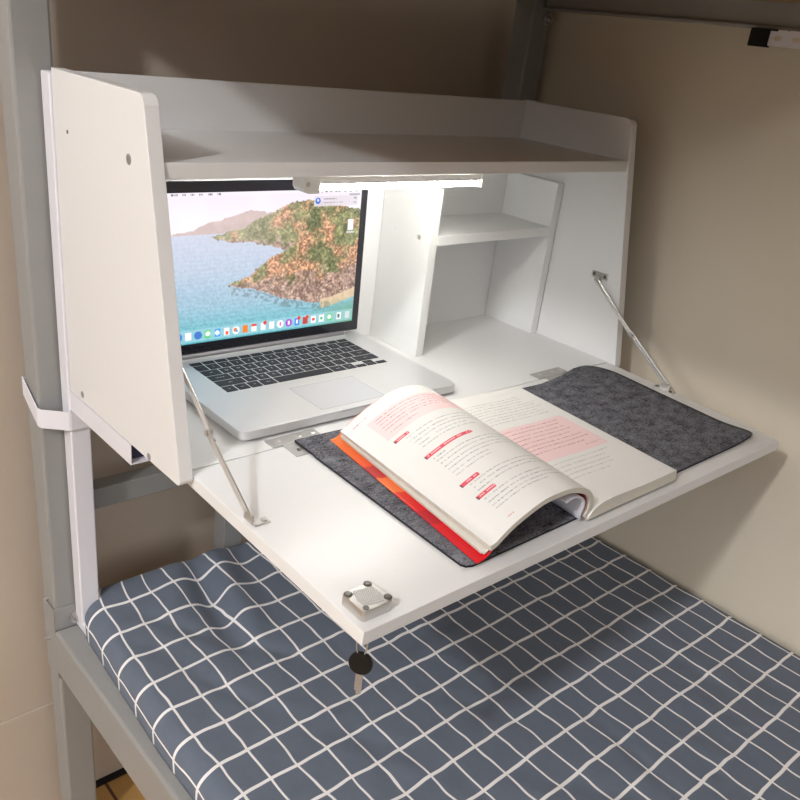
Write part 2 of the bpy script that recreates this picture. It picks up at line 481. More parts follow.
# ------------------------------------------------------------------ mattress in checked sheet
def mattress():
    x0, x1 = -0.034, 0.876
    y0, y1 = -1.60, 0.330
    zb, zt = -0.4112, -0.365
    # cross-section by arc length
    prof = []
    R = 0.030
    nL = 9
    for k in range(nL + 1):
        a = math.pi * (1.0 - 0.5 * k / nL)      # from lower left bulge over to the top
        prof.append((x0 + R + R * math.cos(a), zt - R * 0.9 + R * 0.9 * math.sin(a)))
    nM = 150
    for k in range(1, nM): prof.append((x0 + R + (x1 - x0 - 2*R) * k / nM, zt))
    R2 = 0.028
    for k in range(nL + 1):
        a = math.pi * (0.5 - 0.5 * k / nL)
        prof.append((x1 - R2 + R2 * math.cos(a), zt - R2 * 0.9 + R2 * 0.9 * math.sin(a)))
    prof = [(x0 + 0.0006, zb)] + prof + [(x1 - 0.002, zb)]
    prof = np.array(prof)
    arc = np.concatenate([[0], np.cumsum(np.hypot(*np.diff(prof, axis=0).T))])
    # anchor arc so that flat top u == x
    i0 = np.argmin(np.abs(prof[:, 0] - 0.4)); arc = arc - arc[i0] + prof[i0, 0]
    Rb = 0.035
    vy = [(y1 - 0.004, zb, 0.0)]
    na = 9
    ys = []
    for k in range(na + 1):
        a = 0.5 * math.pi * k / na
        ys.append((y1 - Rb + Rb * math.cos(a), math.sin(a)))
    ny = 300
    tail = [(y1 - Rb - (y1 - Rb - y0) * (k / ny), 1.0) for k in range(1, ny + 1)]
    rows = [(y1 - 0.002, 0.0)] + ys + tail
    ya = np.array([r[0] for r in rows]); hf = np.array([r[1] for r in rows])
    # arc along y
    zline = zb + (zt - zb) * hf
    dy = np.hypot(np.diff(ya), np.diff(zline)); ac = np.concatenate([[0], np.cumsum(dy)])
    j0 = np.argmin(np.abs(ya + 0.091)); yarc = ya[j0] - (ac - ac[j0])
    X = np.tile(prof[:, 0], (len(ya), 1)); Z0 = np.tile(prof[:, 1], (len(ya), 1))
    Y = np.tile(ya[:, None], (1, len(prof)))
    Z = zb + (Z0 - zb) * hf[:, None]
    # round the plan corner at the back left, so it clears the cabinet's leg
    rc = 0.07
    back = np.clip((Y - (y1 - rc)) / rc, 0, 1)
    shift = rc * (1 - np.sqrt(np.clip(1 - back ** 2, 0, 1)))
    wl = np.clip(1 - (X - x0) / 0.16, 0, 1)
    X = X + shift * wl
    # slow narrowing towards the headboard
    X = X + wl * 0.016 * np.clip((Y - 0.0) / 0.3, 0, 1)
    # folds
    w = np.clip((Z0 - zb) / (zt - zb), 0, 1) * hf[:, None]
    def fold(cx, cy, ang, ln, wd, amp):
        c, s = math.cos(ang), math.sin(ang)
        u = (X - cx) * c + (Y - cy) * s; v = -(X - cx) * s + (Y - cy) * c
        return amp * np.exp(-(u / ln) ** 2 - (v / wd) ** 2)
    H = np.zeros_like(Z)
    H += fold(0.10, 0.315, 0.0, 0.22, 0.075, 0.011)
    H += fold(0.155, 0.20, math.radians(78), 0.10, 0.020, -0.017)
    H += fold(0.195, 0.22, math.radians(78), 0.10, 0.024, 0.012)
    H += fold(0.115, 0.24, math.radians(60), 0.07, 0.025, 0.006)
    H += fold(0.25, 0.27, math.radians(70), 0.06, 0.018, -0.007)
    H += fold(0.30, 0.25, math.radians(60), 0.07, 0.020, 0.006)
    H += fold(0.07, 0.02, math.radians(110), 0.09, 0.012, -0.003)
    r = np.random.default_rng(3)
    for k in range(85):
        cx, cy = r.uniform(0.02, 0.86), r.uniform(-0.75, 0.3)
        H += fold(cx, cy, math.radians(r.uniform(50, 130)), r.uniform(0.04, 0.10), r.uniform(0.010, 0.022), r.uniform(-0.0036, 0.0036))
    for k in range(40):
        cx, cy = r.uniform(0.05, 0.86), r.uniform(-0.75, 0.3)
        H += fold(cx, cy, math.radians(r.uniform(-10, 40)), r.uniform(0.05, 0.09), r.uniform(0.012, 0.02), r.uniform(-0.002, 0.002))
    Z = np.maximum(Z + H * w, zb)
    P = np.stack([X, Y, Z], -1)
    B = P.copy(); B[..., 2] = zb - 0.0005
    me = grid_mesh('mattress', P[::-1], back=B[::-1])
    # uv per vertex -> per loop
    U = np.tile(arc, (len(ya), 1))
    V = np.tile(yarc[:, None], (1, len(prof)))
    uu = (U - 0.362) / 0.0407 + 0.5 + 20
    vv = np.where(V < -0.091, (V + 0.091) / 0.0545, (V + 0.091) / 0.0583) + 0.5 + 40
    uvv = np.stack([uu, vv], -1)[::-1].reshape(-1, 2)
    uvv = np.vstack([uvv, uvv])
    li = np.empty(len(me.loops), np.int32); me.loops.foreach_get('vertex_index', li)
    lay = me.uv_layers.new(name='weave'); lay.data.foreach_set('uv', uvv[li].astype(np.float32).ravel())
    o = obj('mattress', me, M_SHEET, smooth=True)
    tag(o, 'mattress in a blue grey sheet with white checked lines on the grey bed frame', 'mattress')
mattress()

# ------------------------------------------------------------------ cabinet
W = 0.791; T = 0.016
cab = empty('fold_down_desk_cabinet', (W/2, 0.14, -0.012),
            'white fold-down desk cabinet mounted on the bunk bed above the mattress, flap open', 'cabinet')
def yf(z): return -0.0130 + 0.176 * z
def panel_outline():
    z0, z1, yb = -0.009, 0.384, 0.281
    pts = [(yb, z0), (yb, z1)]
    r = 0.013
    cx, cz = yf(z1) + r, z1 - r
    for k in range(9):
        a = math.radians(90 + 90 * k / 8)
        pts.append((cx + r * math.cos(a), cz + r * math.sin(a)))
    r = 0.007
    cx, cz = yf(z0) + r - 0.001, z0 + r
    for k in range(7):
        a = math.radians(180 + 90 * k / 6)
        pts.append((cx + r * math.cos(a), cz + r * math.sin(a)))
    return pts
for x0, x1 in ((-T, 0.0), (W, W + T)):
    obj('side_panel', prism(panel_outline(), x0, x1, 'x', bev=0.0008), M_WHITE, cab)
obj('top_shelf', box(0.0, W, 0.047, 0.274, 0.306, 0.322, bev=0.0008), M_WHITE, cab)
obj('back_panel', box(0.0, W, 0.2745, 0.281, -0.012, 0.382, bev=0.0006), M_WHITE, cab)
obj('bottom_panel', box(0.0, W, 0.001, 0.2742, -0.016, 0.0, bev=0.0008), M_WHITE, cab)

ANG = math.asin(0.011 / 0.3145)
DK = Matrix.Rotation(ANG, 4, 'X')          # local (x, -v, h) on the opened flap
def D(x, v, h=0.0): return DK @ Vector((x, -v, h))
flap = obj('desk_flap', box(0.001, W - 0.001, -0.3145, -0.001, -0.016, 0.0, bev=0.0009, T=DK), M_WHITE, cab)

def screws_cab(c, n, r=0.0042): screw('cam_screw', cab, c, n, r, M_SCREW, 0.0006)
screws_cab((-0.016, 0.090, 0.318), (-1, 0, 0), 0.0055)
screws_cab((-0.016, 0.241, 0.001), (-1, 0, 0), 0.0045)
screws_cab((-0.016, 0.057, -0.004), (-1, 0, 0), 0.0045)
obj('screw_hole', cyl((-0.0158, 0.243, 0.321), (-0.0164, 0.243, 0.321), 0.0022), M_STEELD, cab)

# two leaf hinges
def hinge(x0, x1, xs0, xs1):
    bm = new()
    add_prism(bm, rrect(x0, x1, 0.001, 0.021, 0.0015), 0.0002, 0.0012, 'z')
    add_prism(bm, rrect(xs0, xs1, -0.030, -0.001, 0.0015), 0.0002, 0.0012, 'z', T=DK)
    add_cyl(bm, (xs0, 0, 0.0004), (xs1, 0, 0.0004), 0.0016, 12)
    h = obj('hinge', bm, M_ZINC, cab)
    for sx in (0.2, 0.62, 0.9):
        screw('hinge_screw', h, (x0 + (x1 - x0)*sx, 0.012, 0.0012), (0, 0, 1), 0.0032, M_STEEL, 0.0008)
    screw('hinge_screw', h, D(xs0 + 0.012, 0.018, 0.0012), (0, -math.sin(ANG), math.cos(ANG)), 0.0035, M_STEELD, 0.0008)
    return h
hinge(0.115, 0.188, 0.128, 0.176)
hinge(0.610, 0.682, 0.622, 0.670)

# folding stays
def stay(xs, side):
    # side=+1: stay sits against the left panel, arm lies just inside it
    up = Vector((xs, 0.052, 0.130)); mid = Vector((xs, -0.036, 0.062)); low = Vector((xs, -0.1185, 0.0045))
    root_bm = new()
    # bracket on the side panel
    xp = 0.0 if side > 0 else W
    add_box(root_bm, min(xp, xp + side*0.0015), max(xp, xp + side*0.0015), 0.036, 0.068, 0.131, 0.142, bev=0.0004)
    add_box(root_bm, min(xp, xp + side*0.0015), max(xp, xp + side*0.0015), 0.047, 0.057, 0.123, 0.134, bev=0.0004)
    add_cyl(root_bm, (xp, 0.052, 0.130), (xs + side*0.003, 0.052, 0.130), 0.0035, 16)
    r = obj('folding_stay', root_bm, M_STEEL, cab)
    # foot on the flap
    foot_bm = new()
    add_box(foot_bm, xs - 0.0012, xs + 0.0012, -0.126, -0.110, 0.0002, 0.011, bev=0.0006, T=DK)
    if side > 0:
        add_box(foot_bm, xs, xs + 0.019, -0.131, -0.120, 0.0002, 0.0018, bev=0.0005, T=DK)
    else:
        add_box(foot_bm, xs - 0.008, xs + 0.006, -0.136, -0.102, 0.0002, 0.0018, bev=0.0005, T=DK)
    obj('foot_bracket', foot_bm, M_STEEL, r)
    nrm = Vector((0, -math.sin(ANG), math.cos(ANG)))
    if side > 0:
        screw('stay_screw', r, D(xs + 0.014, 0.1255, 0.0018), nrm, 0.0034, M_STEEL, 0.0014)
    else:
        screw('stay_screw', r, D(xs - 0.004, 0.131, 0.0018), nrm, 0.003, M_STEELD, 0.0014)
        screw('stay_screw', r, D(xs - 0.004, 0.106, 0.0018), nrm, 0.003, M_STEELD, 0.0014)
    for yy in (0.041, 0.063):
        screw('stay_screw', r, (xp + side*0.0015, yy, 0.1365), (side, 0, 0), 0.0028, M_STEELD, 0.0010)
    def arm(name, a, b, off, wd):
        d = (b - a); L = d.length; d.normalize()
        ang = math.atan2(d.z, d.y)
        TT = Matrix.Translation((a.x + off, a.y, a.z)) @ Matrix.Rotation(ang, 4, 'X')
        bm = new()
        add_box(bm, -0.0011, 0.0011, -0.003, L + 0.003, -wd, wd, bev=0.0007, T=TT)
        for zz in (-wd*0.45, wd*0.45):
            add_box(bm, -0.0017, 0.0017, 0.008, L - 0.004, zz - 0.0005, zz + 0.0005, bev=0.0002, T=TT)
        obj(name, bm, M_STEEL, r)
    arm('upper_arm', up, mid, side*0.0015, 0.0034)
    arm('lower_arm', mid, low, -side*0.0010, 0.0042)
    obj('joint_rivet', add_cyl(cyl(mid + Vector((-0.004, 0, 0)), mid + Vector((0.004, 0, 0)), 0.0034, 16),
        mid + Vector((-0.003, -0.008, -0.006)), mid + Vector((0.003, -0.008, -0.006)), 0.0018, 12), M_STEEL, r)
stay(0.0065, 1)
stay(W - 0.0065, -1)

# lock on the flap corner
lb = new()
add_prism(lb, rrect(0.0075, 0.0425, -0.3045, -0.2715, 0.004), 0.0002, 0.012, 'z', bev=0.0008, T=DK)
lock = obj('lock', lb, M_STEEL, cab)
kb = new()
add_prism(kb, [(0.013, -0.288), (0.018, -0.2755), (0.037, -0.2795), (0.0385, -0.292), (0.034, -0.3005), (0.0145, -0.2975)], 0.012, 0.0124, 'z', T=DK)
for i in range(11):
    for j in range(9):
        x = 0.0155 + i*0.0021 + (j % 2)*0.00105; y = -0.2965 + j*0.0022
        add_cyl(kb, (x, y, 0.0122), (x, y, 0.0129), 0.0007, 6, r2=0.0002, T=DK)
obj('knurled_plate', kb, M_ZINC, lock)
nrm = Vector((0, -math.sin(ANG), math.cos(ANG)))
for (x, v) in ((0.0115, 0.2765), (0.0365, 0.2740), (0.0405, 0.2985)):
    screw('lock_screw', lock, D(x, v, 0.012), nrm, 0.0040, M_STEELD, 0.0016)
obj('screw_hole', cyl(D(0.0135, 0.3000, 0.0119), D(0.0135, 0.3000, 0.0125), 0.0030), M_STEELD, lock)
obj('lock_cylinder', add_cyl(cyl(D(0.024, 0.288, -0.0158), D(0.024, 0.288, -0.0215), 0.0100), D(0.024, 0.288, -0.0215), D(0.024, 0.288, -0.0225), 0.0085), M_BLACK, lock)

# key hanging under the flap
ky = -0.288
key = empty('key', (0.024, ky, -0.105), 'black-headed key hanging below the corner of the open desk flap', 'key')
cd = Vector((-0.82, -0.57, 0))                       # head faces the room
kx = Vector((0.57, -0.82, 0)).normalized()
rb = new()
pts = [Vector((0.0255, ky, -0.052)) + kx * 0.0052 * math.sin(a) + Vector((0, 0, 0.0165 * math.cos(a))) for a in [2*math.pi*k/28 for k in range(28)]]
add_tube(rb, pts, 0.0007, 8, True)
obj('key_ring', rb, M_STEEL, key, smooth=True)
hb = new()
C0 = Vector((0.0265, ky, -0.0765))
nn = kx.cross(Vector((0, 0, 1)))
Tm = Matrix((( kx.x, 0, nn.x, C0.x), (kx.y, 0, nn.y, C0.y), (0, 1, 0, C0.z), (0, 0, 0, 1)))
oval = [(0.0118*math.cos(2*math.pi*k/36), 0.0130*math.sin(2*math.pi*k/36)) for k in range(36)]
add_prism(hb, oval, -0.0017, 0.0017, 'z', bev=0.0006, T=Tm)
obj('key_head', hb, M_BLACK, key)
bb = new()
prof = [(-0.0035, -0.010), (-0.0035, -0.030), (-0.0025, -0.031), (-0.0035, -0.0325), (-0.0015, -0.034), (-0.0015, -0.037), (0, -0.039), (0.0035, -0.036), (0.0035, -0.010)]
add_prism(bb, prof, -0.0009, 0.0009, 'z', T=Tm)
obj('key_blade', bb, M_SCREW, key)

# support frame of white square tube (moves with the cabinet)
TZ = -0.409
def leg_frame(x0, x1, arm_x0, arm_x1):
    bm = new()
    add_box(bm, x0, x1, 0.2825, 0.3075, TZ, 0.379, bev=0.0022, seg=3)          # upright
    f = obj('support_frame', bm, M_TUBE, cab)
    t = 0.0016
    am = new()
    z0, z1, y0, y1 = -0.0375, -0.0095, 0.104, 0.2830
    add_box(am, arm_x0, arm_x0 + t, y0, y1, z0, z1, bev=0.0005)
    add_box(am, arm_x1 - t, arm_x1, y0, y1, z0, z1, bev=0.0005)
    add_box(am, arm_x0 + 0.0004, arm_x1 - 0.0004, y0, y1, z0, z0 + t, bev=0.0004)
    add_box(am, arm_x0 + 0.0004, arm_x1 - 0.0004, y0, y1, z1 - t, z1, bev=0.0004)
    obj('support_arm', am, M_TUBE, f)
    obj('tube_shade_plate', box(arm_x0 + t, arm_x1 - t, y0 + 0.012, y0 + 0.014, z0 + t, z1 - t), M_TUBE_SHADE, f)  # dark plate across the hollow, its colour standing in for the shade inside
    return f
lf = leg_frame(-0.0185, 0.0095, -0.0165, 0.0085)
leg_frame(0.782, 0.809, 0.782, 0.807)
obj('headboard_bar', box(0.246, 0.283, 0.3205, 0.3535, -0.43, -0.18, bev=0.002), M_BEDD, bed)
obj('foot_bar', box(-0.0185, 0.0085, 0.02, 0.2840, -0.4095, -0.392, bev=0.002), M_TUBE, lf)

# strap tying the frame to the post
def strap():
    path = [(-0.0505, 0.357), (-0.0505, 0.3085), (-0.0475, 0.3045), (-0.0205, 0.2815), (-0.0175, 0.2805), (0.0100, 0.2805), (0.0122, 0.2830), (0.0122, 0.309), (0.0022, 0.3575)]
    n = len(path); th = 0.0013
    cx = sum(p[0] for p in path)/n; cy = sum(p[1] for p in path)/n
    outer = []
    for p in path:
        d = Vector((p[0]-cx, p[1]-cy)).normalized(); outer.append((p[0]+d.x*th, p[1]+d.y*th))
    bm = new()
    def zc(p):   # the band climbs towards the back of the post
        return -0.053 + 0.030 * max(0, (-0.045 - p[0]) / 0.006) * max(0, (p[1] - 0.305) / 0.05) 
    h = 0.0135
    ring = []
    for a, b in zip(path, outer):
        z = zc(a)
        ring.append([bm.verts.new((a[0], a[1], z-h)), bm.verts.new((b[0], b[1], z-h)), bm.verts.new((b[0], b[1], z+h)), bm.verts.new((a[0], a[1], z+h))])
    for i in range(n):
        A, B = ring[i], ring[(i+1) % n]
        for k in range(4): bm.faces.new((A[k], A[(k+1) % 4], B[(k+1) % 4], B[k]))
    o = obj('strap', bm, M_TUBE)
    tag(o, 'white band strapping the cabinet leg to the grey bed post', 'strap')
strap()

# ------------------------------------------------------------------ LED lamp
led = empty('led_lamp', (0.335, 0.08, 0.306), 'lit white tube lamp under the cabinet top shelf', 'lamp')
hb = new()
add_box(hb, 0.200, 0.488, 0.071, 0.087, 0.2925, 0.3056, bev=0.001)
obj('lamp_housing', hb, M_LAMPBODY, led)
tb = new(); add_cyl(tb, (0.206, 0.078, 0.2885), (0.484, 0.078, 0.2885), 0.0042, 24)
obj('lamp_tube', tb, M_LED, led, smooth=False)
eb = new(); add_prism(eb, [(0.184, 0.3055), (0.184, 0.289), (0.187, 0.2845), (0.191, 0.283), (0.206, 0.283), (0.210, 0.3055)], 0.066, 0.090, 'y', bev=0.001)
capL = obj('end_cap', eb, M_LAMPBODY, led)
screw('cap_screw', capL, (0.1895, 0.066, 0.294), (0, -1, 0), 0.0030, M_STEEL, 0.0006)
eb = new(); add_prism(eb, [(0.484, 0.3055), (0.484, 0.284), (0.490, 0.284), (0.4935, 0.3055)], 0.068, 0.089, 'y', bev=0.001)
obj('end_cap', eb, M_LAMPBODY, led)

# ------------------------------------------------------------------ small organiser
org = empty('desktop_shelf', (0.638, 0.217, 0.0), 'small white two-tier shelf unit inside the cabinet, right of the laptop', 'shelf')
obj('side_panel', box(0.489, 0.505, 0.159, 0.2735, 0.0003, 0.264, bev=0.0007), M_ORG, org)
obj('side_panel', box(0.7725, 0.7885, 0.159, 0.2735, 0.0003, 0.266, bev=0.0007), M_ORG, org)
obj('shelf_board', box(0.505, 0.7725, 0.159, 0.2735, 0.178, 0.193, bev=0.0007), M_ORG, org)
screw('shelf_screw', org, (0.489, 0.240, 0.187), (-1, 0, 0), 0.0038, M_WHITE, 0.0005)
screw('shelf_screw', org, (0.489, 0.184, 0.187), (-1, 0, 0), 0.0038, M_STEEL, 0.0005)

# ------------------------------------------------------------------ felt mat
def felt():
    # outline on the flap (x, v)
    lo = [(0.145, 0.000), (0.147, 0.281), ]
    nx, ny = 60, 40
    th = 0.0028
    xs = np.linspace(0, 1, nx); ts = np.linspace(0, 1, ny)
    P = np.zeros((ny, nx, 3)); B = np.zeros((ny, nx, 3))
    for j, t in enumerate(ts):
        for i, s in enumerate(xs):
            xl = 0.145 + 0.001 * t; xr = 0.757 - 0.002*t
            # rounded right-back and front corners
            vb = 0.000 + 0.018 * min(1, s / 0.75)
            if s > 0.75: vb = 0.018 - 0.012 * min(1, (s - 0.75) / 0.13)
            vf = 0.297 - 0.007 * s
            x = xl + (xr - xl) * s; v = vb + (vf - vb) * t
            def rnd(cx, cv, r, x, v):
                dx, dv = (x - cx), (v - cv)
                return dx, dv
            P[j, i] = (x, v, 0)
    # round the corners by pulling grid points inside a rounded outline
    def pull(cx, cv, sx, sv, r):
        for j in range(ny):
            for i in range(nx):
                x, v, _ = P[j, i]
                dx = (x - cx) * sx; dv = (v - cv) * sv
                if dx > 0 and dv > 0:
                    m_ = max(dx, dv); e = math.hypot(dx, dv)
                    if e > 1e-9:
                        k = m_ / e
                        P[j, i, 0] = cx + (x - cx) * k; P[j, i, 1] = cv + (v - cv) * k
    pull(0.757 - 0.042, 0.006 + 0.042, 1, -1, 0.042)
    pull(0.755 - 0.008, 0.290 - 0.008, 1, 1, 0.008)
    pull(0.146 + 0.010, 0.297 - 0.010, -1, 1, 0.010)
    for j in range(ny):
        for i in range(nx):
            x, v, _ = P[j, i]
            h = 0.0006
            if x < 0.25 and v < 0.04: h += 0.0012 * (1 - v/0.04)
            h += 0.007 * math.exp(-((x - 0.700) / 0.045) ** 2) * max(0, 1 - v / 0.06) ** 2
            h += 0.005 * math.exp(-((x - 0.752) / 0.03) ** 2 - ((v - 0.283) / 0.03) ** 2)
            if 0.1 < x < 0.21 and v < 0.04: h = max(h, 0.0018)
            if 0.6 < x < 0.70 and v < 0.035: h = max(h, 0.0018)
            P[j, i] = (x, v, h)
    top = np.zeros_like(P); bot = np.zeros_like(P)
    for j in range(ny):
        for i in range(nx):
            x, v, h = P[j, i]
            top[j, i] = D(x, v, h + th); bot[j, i] = D(x, v, h)
    me = grid_mesh('felt_mat', top[::-1], back=bot[::-1])
    o = obj('felt_mat', me, [M_FELT, M_FELTE])
    nq = (nx-1)*(ny-1)*2
    for k, p in enumerate(me.polygons):
        p.material_index = 1 if k >= nq else 0
        p.use_smooth = k < nq
    tag(o, 'dark grey felt desk mat lying on the open flap under the book', 'mat')
felt()

# ------------------------------------------------------------------ book
def resample(pts, n):
    p = np.array(pts, float)
    # catmull-rom smoothing then arc-length resample
    q = []
    for i in range(len(p) - 1):
        p0 = p[max(i-1, 0)]; p1 = p[i]; p2 = p[i+1]; p3 = p[min(i+2, len(p)-1)]
        for t in np.linspace(0, 1, 12, endpoint=False):
            q.append(0.5*((2*p1)+(-p0+p2)*t+(2*p0-5*p1+4*p2-p3)*t*t+(-p0+3*p1-3*p2+p3)*t**3))
    q.append(p[-1]); q = np.array(q)
    s = np.concatenate([[0], np.cumsum(np.hypot(*np.diff(q, axis=0).T))]); s /= s[-1]
    u = np.linspace(0, 1, n)
    return np.stack([np.interp(u, s, q[:, 0]), np.interp(u, s, q[:, 1])], -1)

def loft(front, back, vf, vb, nrows, ncols):
    f = resample(front, ncols); b = resample(back, ncols)
    P = np.zeros((nrows, ncols, 3))
    for j in range(nrows):
        t = j / (nrows - 1)          # 0 back (top of page) .. 1 front
        q = b * (1 - t) + f * t
        for i in range(ncols):
            # v may vary across (page edge slightly rotated)
            v0 = vb[0] * (1 - i/(ncols-1)) + vb[1] * i/(ncols-1)
            v1 = vf[0] * (1 - i/(ncols-1)) + vf[1] * i/(ncols-1)
            P[j, i] = D(q[i, 0], v0 * (1 - t) + v1 * t, q[i, 1])
    return P

def offset_pts(pts, d):
    p = np.array(pts, float); t = np.gradient(p, axis=0); n = np.stack([-t[:, 1], t[:, 0]], -1)
    n /= np.linalg.norm(n, axis=1)[:, None] + 1e-9
    return p + n * d

PAPER = lin([(229, 227, 223)])[0]
def text_rows(img, rows, s0, s1, col, pitch=2, h=2, seed=0, ragged=0.0, strength=1.0):
    H_, W_ = img.shape[:2]; r = np.random.default_rng(seed)
    for t in rows:
        y = int(t * H_); x0 = int(s0 * W_); x1 = int((s1 - r.random() * ragged) * W_)
        x = x0
        while x < x1:
            w = r.integers(1, 3)
            if r.random() < 0.86:
                a = strength * r.uniform(0.45, 0.95)
                img[y:y+h, x:x+w] = img[y:y+h, x:x+w] * (1-a) + col * a
            x += w + (1 if r.random() < 0.5 else 0)
def fillr(img, t0, t1, s0, s1, col, a=1.0):
    H_, W_ = img.shape[:2]
    sl = img[int(t0*H_):int(t1*H_), int(s0*W_):int(s1*W_)]
    sl[:] = sl * (1-a) + col * a
def tagr(img, t0, t1, s0, s1, seed):
    H_, W_ = img.shape[:2]; RED = lin([(214, 66, 84)])[0]
    a, b, c, d = int(t0*H_), int(t1*H_), int(s0*W_), int(s1*W_)
    img[a:b, c:d] = RED; img[a:a+1, d-1:d] = PAPER; img[b-1:b, d-1:d] = PAPER
    img[a:b, c-2:c] = lin([(60, 30, 40)])[0]
    r = np.random.default_rng(seed)
    for x in range(c+3, d-2, 3):
        if r.random() < 0.85: img[(a+b)//2-1:(a+b)//2+1, x:x+2] = lin([(250, 215, 220)])[0]

INK = lin([(95, 98, 108)])[0]; PINK = lin([(238, 208, 207)])[0]; PINKINK = lin([(176, 98, 112)])[0]

def book():
    root = empty('open_book', (0.34, -0.16, 0.003), 'open textbook with red and orange cover and arched left pages on the felt mat', 'book')
    g = 0.0040   # top of felt
    # ---- cover, back board flat under left and right halves
    def sheet(name, xa0, xa1, xb0, xb1, vb, vf, z, th, m, colors=None, nx=40, ny=60):
        P = np.zeros((ny, nx, 3))
        for j in range(ny):
            t = j/(ny-1)
            for i in range(nx):
                s = i/(nx-1)
                x = (xb0*(1-t)+xa0*t)*(1-s) + (xb1*(1-t)+xa1*t)*s
                P[j, i] = D(x, vb*(1-t)+vf*t, z + th)
        B = P.copy()
        nrmv = np.array([0, -math.sin(ANG), math.cos(ANG)])
        B = P - nrmv * th
        me = grid_mesh(name, P, colors, back=B)
        return obj(name, me, m, root)
    ny, nx = 120, 90
    im = np.zeros((ny, nx, 3))
    tt = np.linspace(0, 1, ny)[:, None]; ss = np.linspace(0, 1, nx)[None]
    ca, cb, cc = lin([(236, 120, 52)])[0], lin([(232, 84, 50)])[0], lin([(214, 24, 36)])[0]
    k = np.clip(tt*1.55 + ss*0.1, 0, 1)[..., None] * np.ones((1, nx, 1))
    im = np.where(k < 0.5, ca*(1-k*2)+cb*k*2, cb*(1-(k-0.5)*2)+cc*(k-0.5)*2)
    for (c0, w0, colr) in ((0.33, 0.05, (196, 58, 58)), (0.44, 0.06, (242, 120, 62)), (0.70, 0.05, (186, 30, 44))):
        mk = np.abs(tt - c0 - 0.5*(ss-0.05) + 0.6*(ss)**2) < w0
        im[np.broadcast_to(mk, (ny, nx))] = lin([colr])[0]
    ov = ((tt-0.135)/0.02)**2 + ((ss-0.10)/0.03)**2 < 1
    im[np.broadcast_to(ov, (ny, nx))] = lin([(232, 214, 60)])[0]
    CF = [(0.160, 0.0050), (0.172, 0.0075), (0.186, 0.0185), (0.206, 0.0335), (0.242, 0.048), (0.274, 0.0505), (0.296, 0.0485), (0.318, 0.0415), (0.329, 0.032), (0.333, 0.022), (0.332, 0.012), (0.330, 0.0058)]
    CB = [(0.184, 0.0050), (0.196, 0.0080), (0.210, 0.0215), (0.236, 0.037), (0.262, 0.0485), (0.288, 0.052), (0.310, 0.0505), (0.329, 0.043), (0.340, 0.034), (0.344, 0.023), (0.343, 0.013), (0.341, 0.0058)]
    def arch(name, dx, dh, th, v0, v1, m, cols=None, nr=60, nc=90):
        up = lambda L_: [(x + (dx if i == 0 else dx*0.4 if i == 1 else 0), h + (dh if i < 3 else min(dh, 0.0011))) for i, (x, h) in enumerate(L_)]
        dn = lambda L_: [(x, h - th) for x, h in up(L_)]
        def lp(L_, M_, t): return [(a[0]*(1-t)+b[0]*t, a[1]*(1-t)+b[1]*t) for a, b in zip(L_, M_)]
        t0 = (v0 - 0.02)/0.277; t1 = (v1 - 0.02)/0.277
        U0, U1 = lp(up(CB), up(CF), t0), lp(up(CB), up(CF), t1)
        D0, D1 = lp(dn(CB), dn(CF), t0), lp(dn(CB), dn(CF), t1)
        A = loft(U1, U0, (v1, v1), (v0, v0), nr, nc); Bk = loft(D1, D0, (v1, v1), (v0, v0), nr, nc)
        return obj(name, grid_mesh(name, A, cols, back=Bk), m, root, smooth=True)
    global back_col
    bc = back_col; back_col = np.array(lin([(150, 16, 26)])[0])
    arch('book_cover', 0, 0, 0.0008, 0.020, 0.299, M_COVER, im, ny, nx)
    back_col = bc
    sheet('back_cover', 0.334, 0.521, 0.346, 0.524, 0.028, 0.305, g, 0.0005, M_PAPER_E)
    arch('flat_leaf', 0.010, 0.0011, 0.0006, 0.024, 0.290, M_PAPER_E)
    arch('flat_leaf', 0.015, 0.0026, 0.0009, 0.028, 0.175, M_PAPER_E)
    arch('flat_leaf', 0.011, 0.0048, 0.0016, 0.028, 0.292, M_PAPER_E)
    arch('flat_leaf', 0.010, 0.0074, 0.0016, 0.028, 0.297, M_PAPER_E)
    # ---- left arched pages
    g0 = 0.0
    PF = [(0.170, 0.0245), (0.178, 0.0268), (0.188, 0.0338), (0.206, 0.044), (0.242, 0.0565), (0.274, 0.0585), (0.296, 0.0565), (0.320, 0.048), (0.334, 0.037), (0.3405, 0.025), (0.339, 0.013), (0.334, 0.0052)]
    PB = [(0.191, 0.0195), (0.200, 0.0245), (0.214, 0.034), (0.236, 0.046), (0.262, 0.057), (0.288, 0.061), (0.312, 0.0585), (0.335, 0.050), (0.348, 0.040), (0.353, 0.027), (0.351, 0.014), (0.346, 0.0052)]
    NR, NC = 340, 250
    img = np.ones((NR, NC, 3)) * PAPER
    img *= (1 + 0.012 * (vnoise(NR, NC, 40, 5)[..., None] - 0.5))
    # reading area runs from the fore edge to where the sheet dives into the spine
    text_rows(img, [0.045], 0.06, 0.17, lin([(214, 80, 100)])[0], h=2, seed=1)
    text_rows(img, [0.045], 0.18, 0.28, INK, h=1, seed=2, strength=0.5)
    fillr(img, 0.085, 0.25, 0.13, 0.80, PINK)
    text_rows(img, [0.10, 0.122, 0.144, 0.166, 0.188], 0.17, 0.78, PINKINK, h=2, seed=3, ragged=0.06)
    text_rows(img, [0.215], 0.17, 0.45, PINKINK, h=2, seed=4, ragged=0.06)
    tagr(img, 0.275, 0.293, 0.15, 0.25, 11)
    text_rows(img, [0.305, 0.33, 0.355], 0.20, 0.78, INK, h=2, seed=5, strength=0.75)
    text_rows(img, [0.38, 0.405], 0.22, 0.66, INK, h=2, seed=6, ragged=0.15, strength=0.75)
    tagr(img, 0.458, 0.478, 0.18, 0.52, 12)
    text_rows(img, [0.497], 0.20, 0.28, INK, h=2, seed=7)
